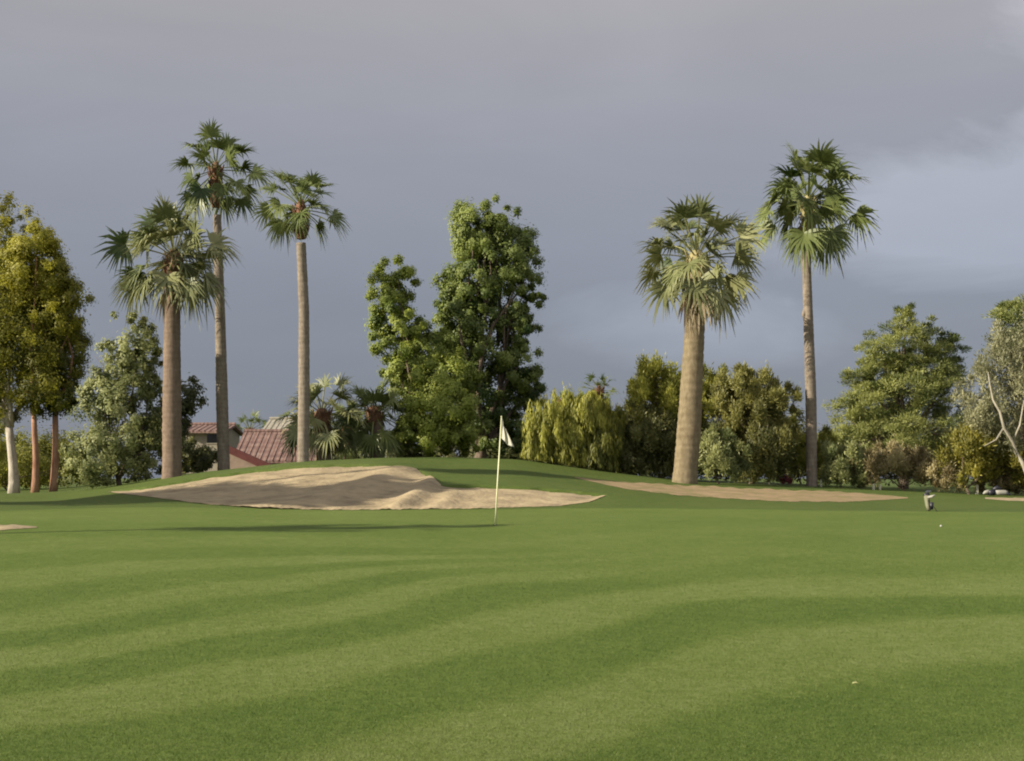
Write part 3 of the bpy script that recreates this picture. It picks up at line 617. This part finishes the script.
def gable_house(name, label, px0, px1, Y, ridge_py, eave_py, depth, wallm, roofm, wins=(), group='houses beyond the trees', rake=None):
    s = Y/F; x0, x1 = (px0-CX)*s, (px1-CX)*s; zr = CZ-(ridge_py-HY)*(Y+depth/2)/F; ze = CZ-(eave_py-HY)*s
    xm, ym = (x0+x1)/2, Y+depth/2; zb = float(T(xm, ym)) - .3
    root = empty(name, (xm, ym, zb+.3), label, 'house', group)
    mb = MB(); mb.prism([(x0+.3, Y+.5, zb), (x0+.3, Y+depth-.5, zb), (x0+.3, Y+depth-.5, ze), (x0+.3, Y+depth/2, zr-.12), (x0+.3, Y+.5, ze)], (x1-x0-.6, 0, 0))
    mb.build('wall', wallm, root)
    mb = MB(); t = .16
    mb.prism([(x0, Y-.1, ze-.08), (x0, Y+depth/2, zr), (x0, Y+depth+.1, ze-.08), (x0, Y+depth+.1, ze-.08+t), (x0, Y+depth/2, zr+t), (x0, Y-.1, ze-.08+t)], (x1-x0, 0, 0))
    for k in range(int((x1-x0)/.42)):      # barrel tile rows
        xx = x0 + .21 + k*.42
        mb.tube([(xx, Y-.14, ze+t-.08), (xx, Y+depth/2, zr+t)], [.035, .035], 6)
    mb.tube([(x0, Y+depth/2, zr+t+.05), (x1, Y+depth/2, zr+t+.05)], [.13, .13], 8)
    mb.build('roof', roofm, root)
    for (a_, b_, c_, d_) in wins:
        yw = Y + .5; q0 = w(a_, d_, yw); q1 = w(b_, c_, yw)
        mb = MB(); f_ = .07
        for (u0, u1, v0, v1) in ((q0[0]-f_, q1[0]+f_, q1[2], q1[2]+f_), (q0[0]-f_, q1[0]+f_, q0[2]-f_, q0[2]), (q0[0]-f_, q0[0], q0[2]+.001, q1[2]-.001), (q1[0], q1[0]+f_, q0[2]+.001, q1[2]-.001)):
            mb.box((u0, yw-.05, v0), (u1, yw-.004, v1))
        fo = mb.build('window', M_wall, root)
        mb = MB(); mb.box((q0[0], yw-.02, q0[2]), (q1[0], yw-.003, q1[2])); pn = mb.build('pane', M_glass, root)
        pn.parent = fo; pn.location = (0, 0, 0); fo.location = (0, 0, 0)
    return root
gable_house('tiled_house', 'house with broad red tiled roof seen between two slender left palms', 231, 345, 92, 434, 462, 9, M_pink, M_tile)
h = gable_house('tiled_house', 'cream house with red tiled roof and dark window right of the thick tan palm', 178, 226, 100, 427, 432, 7, M_wall, M_tile, wins=[(207, 217, 434, 443)])
gable_house('shingle_house', 'farthest house, only a pale grey gable roof showing behind the red tiled one', 262, 292, 112, 421, 431, 7, M_wall, M_grey)
# garden wall with a stepped dark red coping running down beside the tiled house
root = empty('garden_wall', (*at(250, 84)[:2], at(250, 84)[2]), 'pink sloping wall topped with a dark red coping in front of the tiled roof', 'wall')
a0, a1 = w(226, 452, 84), w(268, 471, 84); zb = float(T(a0[0], 84)) - .5
mb = MB(); mb.prism([(a0[0], 84, zb), (a1[0], 84, zb), tuple(a1), tuple(a0)], (0, .3, 0)); mb.build('wall', M_pink, root)
mb = MB(); mb.prism([tuple(a0+(0, -.1, .003)), tuple(a1+(0, -.1, .003)), tuple(a1+(.3, -.1, .35)), tuple(a0+(0, -.1, .45))], (0, .5, 0)); mb.build('coping', M_fascia, root)

# ------------------------------------------------------------------ flag, bags, stakes, ball, leaf
M_stick = plain('pale_yellow_paint', (.62, .62, .36), .4); M_flag = plain('white_flag_cloth', (.42, .41, .33), .8)
M_flag2 = M_flag; M_cup = plain('dark_cup', (.03, .03, .03), .6)
fx_, fy_ = ground_hit(495, 525); fz_ = float(T(fx_, fy_)); s_ = fy_/F
root = empty('flagstick', (fx_, fy_, fz_), 'pale yellow flagstick with a limp white flag standing in the hole', 'flag')
topx = (501.5-CX)*s_; H = (525-417)*s_
mb = MB(); mb.tube([(fx_, fy_, fz_-.1), (fx_ + (topx-fx_)*.35, fy_, fz_+H*.35), (topx, fy_, fz_+H)], [.016, .014, .010], 10); mb.tube([(topx, fy_, fz_+H), (topx, fy_, fz_+H+.02)], [.016, .012], 8)
mb.build('pole', M_stick, root, smooth=True)
# limp flag: hangs from the top and swings out to the right with folds
V = []; Fq = []; nu, nv = 16, 14; P0 = np.array([topx+.004, fy_, fz_+H-.01])
for v in range(nv):
    tv = v/(nv-1)              # down the hoist
    for u in range(nu):
        tu = u/(nu-1)          # away from the pole
        hoist = P0 + np.array([-.012*tv, 0, -.40*tv])
        flyend = P0 + np.array([.075+.165*tv, -.05, -.24-.34*tv])
        p_ = hoist*(1-tu) + flyend*tu
        p_ = p_ + np.array([.012*math.sin(9*tu), .05*math.sin(tu*11+tv*2)*tu**.5, -.03*math.sin(math.pi*tu)])
        V.append(p_)
for v in range(nv-1):
    for u in range(nu-1):
        k = v*nu+u; Fq.append((k, k+1, k+1+nu, k+nu))
fo = mesh_obj('flag', V, Fq, M_flag, root, smooth=True)
so = fo.modifiers.new('Thickness', 'SOLIDIFY'); so.thickness = .004
mb = MB(); n_ = 20
mb.tube([(fx_, fy_, fz_+.002), (fx_, fy_, fz_+.006)], [.054, .054], 20); mb.build('cup', M_cup, root)

M_bagw = plain('white_bag_vinyl', (.27, .26, .22), .7); M_bagb = plain('black_bag_vinyl', (.012, .012, .02), .5); M_legm = plain('dark_metal', (.03, .035, .02), .4, .6)
M_bagt = plain('tan_bag_canvas', (.15, .15, .085), .7); M_club = plain('steel', (.4, .4, .4), .3, 1)
# standing stand-bag on the right of the green
bx_, by_ = ground_hit(930, 511); bz = float(T(bx_, by_)); s_ = by_/F
root = empty('golf_stand_bag', (bx_, by_, bz), 'small pale golf bag propped on thin dark legs at the right side of the green', 'golf bag')
B = lambda dx, dy, dz: (bx_+dx*s_*.9, by_+dy, bz+dz*s_*.88)
mb = MB(); mb.tube([B(-1, .0, 1), B(-1.6, .05, 6), B(-2, .1, 13), B(-2.5, .12, 18)], [.055, .07, .075, .075], 12); mb.build('bag_body', M_bagt, root, smooth=True)
mb = MB(); mb.tube([B(-.2, -.12, 2), B(.4, -.13, 10)], [.05, .055], 8); mb.build('pocket', M_bagb, root, smooth=True)
mb = MB(); mb.tube([B(-2.4, .12, 17.6), B(-2.7, .13, 19.5)], [.085, .085], 12); mb.build('collar', M_bagb, root)
for dx in (-4.5, 3.5):
    mb = MB(); mb.tube([B(-1.5, .05, 13), B(dx, -.35, 0)], [.012, .012], 6); mb.build('leg', M_legm, root)
mb = MB(); mb.tube([B(-2, .02, 15.5), B(1, -.1, 16.5), B(4, -.12, 18.2)], [.035, .04, .02], 8); mb.build('towel', M_bagw, root, smooth=True)
for k in range(4):
    mb = MB(); e = B(-4+1.6*k, .12+.03*k, 21+(k % 2)); mb.tube([B(-2.6, .13, 18), e], [.007, .007], 5)
    mb.tube([np.array(e), np.array(e)+(.05, 0, .01), np.array(e)+(.08, 0, -.01)], [.02, .025, .012], 6); mb.build('club', M_club, root)
# lying golf bag
X_, Y_, Z_ = at(996, 57); s_ = Y_/F
root = empty('golf_bag', (X_, Y_, Z_), 'white and black golf bag lying on the grass near the right edge of the photo', 'golf bag')
B = lambda dx, dy, dz: (X_+dx*s_, Y_+dy, Z_+.02+dz*s_)
mb = MB(); mb.tube([B(-1.5, 0, 3.3), B(3, 0, 3.3), B(9, 0, 3.1), B(11.3, 0, 3)], [.10, .115, .105, .085], 14); mb.build('bag_body', M_bagw, root, smooth=True)
mb = MB(); mb.tube([B(-7.5, 0, 3.2), B(-5, 0, 3.3), B(-1.6, 0, 3.3)], [.12, .125, .12], 14); mb.build('collar', M_bagb, root, smooth=True)
mb = MB(); mb.tube([B(-3, 0, 6.5), B(1, 0, 8), B(5, 0, 7)], [.06, .10, .05], 10); mb.build('pocket', M_bagb, root, smooth=True)
mb = MB(); mb.tube([B(-13, 0, 2), B(-11, 0, 3.4), B(-8, 0, 4.2), B(-7.2, 0, 3)], [.02, .07, .085, .05], 10); mb.build('head_cover', M_bagw, root, smooth=True)
mb = MB(); mb.tube([B(10, -.02, 3), B(12.5, -.03, 1.5), B(14, -.03, 1.5)], [.05, .06, .05], 8); mb.build('bag_foot', M_bagb, root)
# stakes
M_stake = plain('cream_stake_paint', (.50, .47, .33), .6)
def stake(px, Y, h, wd, label):
    x, y, z = at(px, Y); r_ = wd/2
    mb = MB(); V0 = len(mb.V)
    mb.box((x-r_, y-r_, z-.1), (x+r_, y+r_, z+h-.04)); mb.prism([(x-r_, y-r_, z+h-.039), (x+r_, y-r_, z+h-.039), (x+r_*.3, y-r_, z+h), (x-r_*.3, y-r_, z+h)], (0, 2*r_, 0))
    V = np.array(mb.V) - (x, y, z)
    o = mesh_obj('marker_stake', V, mb.F, M_stake); o.location = (x, y, z)
    tag(o, label, 'stake', 'pale marker stakes')
stake(977, 60, .42, .10, 'cream marker stake just left of the lying golf bag')
stake(873.5, 61, .27, .09, 'short cream stake, left one of the pair before the conifer')
stake(880, 61, .24, .08, 'short cream stake, right one of the pair before the conifer')
stake(821, 62, .30, .08, 'short cream stake immediately right of the rightmost palm trunk')
stake(769, 62.5, .34, .07, 'thin cream stake in the shade left of the red flowering bush')
# ball
bx_, by_ = ground_hit(941, 527)
me = bpy.data.meshes.new('golf_ball'); import bmesh
bm = bmesh.new(); bmesh.ops.create_icosphere(bm, subdivisions=4, radius=.0215)
for v in bm.verts: v.co *= 1 - .012*abs(math.sin(v.co.x*900)*math.sin(v.co.y*900)*math.sin(v.co.z*900))
bm.to_mesh(me); bm.free(); me.materials.append(plain('ball_white', (.36, .36, .33), .4))
o = bpy.data.objects.new('golf_ball', me); C.objects.link(o); o.location = (bx_, by_, float(T(bx_, by_))+.02)
tag(o, 'tiny white golf ball on the green nearest the propped golf bag', 'golf ball')
# fallen leaf in the foreground
lx, ly = ground_hit(852, 685); lz = float(T(lx, ly))
V = [(0, 0, .012), (.012, .008, .02), (.03, .006, .022), (.044, 0, .012), (.03, -.008, .016), (.012, -.008, .014)]
o = mesh_obj('fallen_leaf', V, [(0, 1, 2, 3, 4, 5)], plain('straw_leaf', (.36, .36, .16), .7)); o.location = (lx, ly, lz); so = o.modifiers.new('Thickness', 'SOLIDIFY'); so.thickness = .002
tag(o, 'small pale yellow leaf lying alone on the foreground grass', 'leaf')

# ------------------------------------------------------------------ camera, sun, sky
cam = bpy.data.cameras.new('camera'); co = bpy.data.objects.new('camera', cam); C.objects.link(co)
co.location = (0, 0, CZ); co.rotation_euler = (math.pi/2, 0, 0)
cam.sensor_width = 36; cam.lens = F/1024*36; cam.shift_y = (HY-380.5)/1024; cam.clip_end = 5000; cam.clip_start = .1
sc.camera = co
sl = bpy.data.lights.new('sun', 'SUN'); sl.energy = 5.0; sl.angle = R(.5); sl.color = (1.0, .90, .74)
so_ = bpy.data.objects.new('sun', sl); C.objects.link(so_)
import mathutils
n_ = math.hypot(LX, LY); d = mathutils.Vector((LX/n_*math.cos(R(EL)), LY/n_*math.cos(R(EL)), -math.sin(R(EL))))
so_.rotation_euler = d.to_track_quat('-Z', 'Y').to_euler(); so_.location = (-60, -20, 40)
wd = bpy.data.worlds.new('World'); sc.world = wd; wd.use_nodes = True; nt = wd.node_tree; nt.nodes.clear()
out = nt.nodes.new('ShaderNodeOutputWorld'); bg = N(nt, 'ShaderNodeBackground'); bg.inputs['Strength'].default_value = .1
sky = nt.nodes.new('ShaderNodeTexSky'); sky.sky_type = 'NISHITA'; sky.sun_disc = False; sky.sun_elevation = R(EL); sky.sun_rotation = math.atan2(-LX, -LY); sky.dust_density = 2
tc = N(nt, 'ShaderNodeTexCoord'); sp = N(nt, 'ShaderNodeSeparateXYZ'); nt.links.new(tc.outputs['Generated'], sp.inputs[0])
mp = N(nt, 'ShaderNodeMapping'); mp.inputs['Scale'].default_value = (1, 1, 1.9); nt.links.new(tc.outputs['Generated'], mp.inputs[0])
n1 = N(nt, 'ShaderNodeTexNoise', Scale=4.5, Detail=9, Roughness=.6, Distortion=.5); n2 = N(nt, 'ShaderNodeTexNoise', Scale=1.3, Detail=3, Roughness=.5)
for q in (n1, n2): nt.links.new(mp.outputs[0], q.inputs['Vector'])
mp5 = N(nt, 'ShaderNodeMapping'); mp5.inputs['Scale'].default_value = (1, 1, 3.6); mp5.inputs['Rotation'].default_value = (0, R(-14), 0); nt.links.new(tc.outputs['Generated'], mp5.inputs[0])
n5 = N(nt, 'ShaderNodeTexNoise', Scale=3.0, Detail=9, Roughness=.58, Distortion=.6); nt.links.new(mp5.outputs[0], n5.inputs['Vector'])
grad = ramp(nt, [(0, (1.06, 1.18, 1.48)), (.12, (1.20, 1.29, 1.57)), (.22, (1.52, 1.56, 1.80)), (.32, (1.95, 1.88, 1.98)), (.6, (2.0, 1.95, 2.0))])
nt.links.new(sp.outputs['Z'], grad.inputs[0])
# pale cloud banks low on the right and high on the right (directions in the sky)
def bank(cx, cz, rx, rz, soft=1.0):
    tx = M('DIVIDE', M('SUBTRACT', sp.outputs['X'], cx), rx); tz = M('DIVIDE', M('SUBTRACT', sp.outputs['Z'], cz), rz)
    d2 = M('ADD', M('MULTIPLY', tx, tx), M('MULTIPLY', tz, tz))
    return M('MAXIMUM', M('SUBTRACT', 1.0, M('ADD', d2, M('MULTIPLY', M('SUBTRACT', n1.outputs['Fac'], .5), 3.6))), 0.0)
b1 = bank(.40, .17, .26, .085); b2 = bank(.355, .29, .085, .035); b3 = bank(.13, .105, .12, .035)
b = M('MULTIPLY', M('ADD', M('MULTIPLY', b1, .72), M('MULTIPLY', M('ADD', b2, M('MULTIPLY', b3, .6)), .5)), M('GREATER_THAN', sp.outputs['Y'], 0.0))
b = M('MINIMUM', b, .45)
fac = M('ADD', b, M('ADD', M('MULTIPLY', M('SUBTRACT', n2.outputs['Fac'], .5), .45), M('MULTIPLY', M('SUBTRACT', n5.outputs['Fac'], .5), .30)))
mul = N(nt, 'ShaderNodeVectorMath', operation='SCALE'); nt.links.new(grad.outputs[0], mul.inputs[0]); nt.links.new(M('ADD', fac, 1.0), mul.inputs['Scale'])
# added fill: unseen sky behind the photographer and overhead brightened for the tree fronts
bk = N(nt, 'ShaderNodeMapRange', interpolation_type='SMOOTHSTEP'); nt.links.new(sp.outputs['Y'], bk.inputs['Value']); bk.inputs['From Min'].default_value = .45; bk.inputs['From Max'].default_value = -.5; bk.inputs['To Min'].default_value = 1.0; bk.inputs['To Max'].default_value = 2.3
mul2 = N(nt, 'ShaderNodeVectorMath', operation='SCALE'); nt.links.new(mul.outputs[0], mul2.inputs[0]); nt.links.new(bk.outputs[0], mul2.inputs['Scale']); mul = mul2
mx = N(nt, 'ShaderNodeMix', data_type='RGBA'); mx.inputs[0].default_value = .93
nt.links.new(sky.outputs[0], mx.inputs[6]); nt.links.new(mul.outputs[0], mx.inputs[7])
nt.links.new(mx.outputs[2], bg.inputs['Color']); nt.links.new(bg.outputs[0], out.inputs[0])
sc.view_settings.view_transform = 'Standard'; sc.view_settings.look = 'None'; sc.view_settings.exposure = .95; sc.view_settings.gamma = 1
sc.render.engine = 'CYCLES'; sc.cycles.max_bounces = 5; sc.cycles.transparent_max_bounces = 4; sc.cycles.filter_width = 2.0
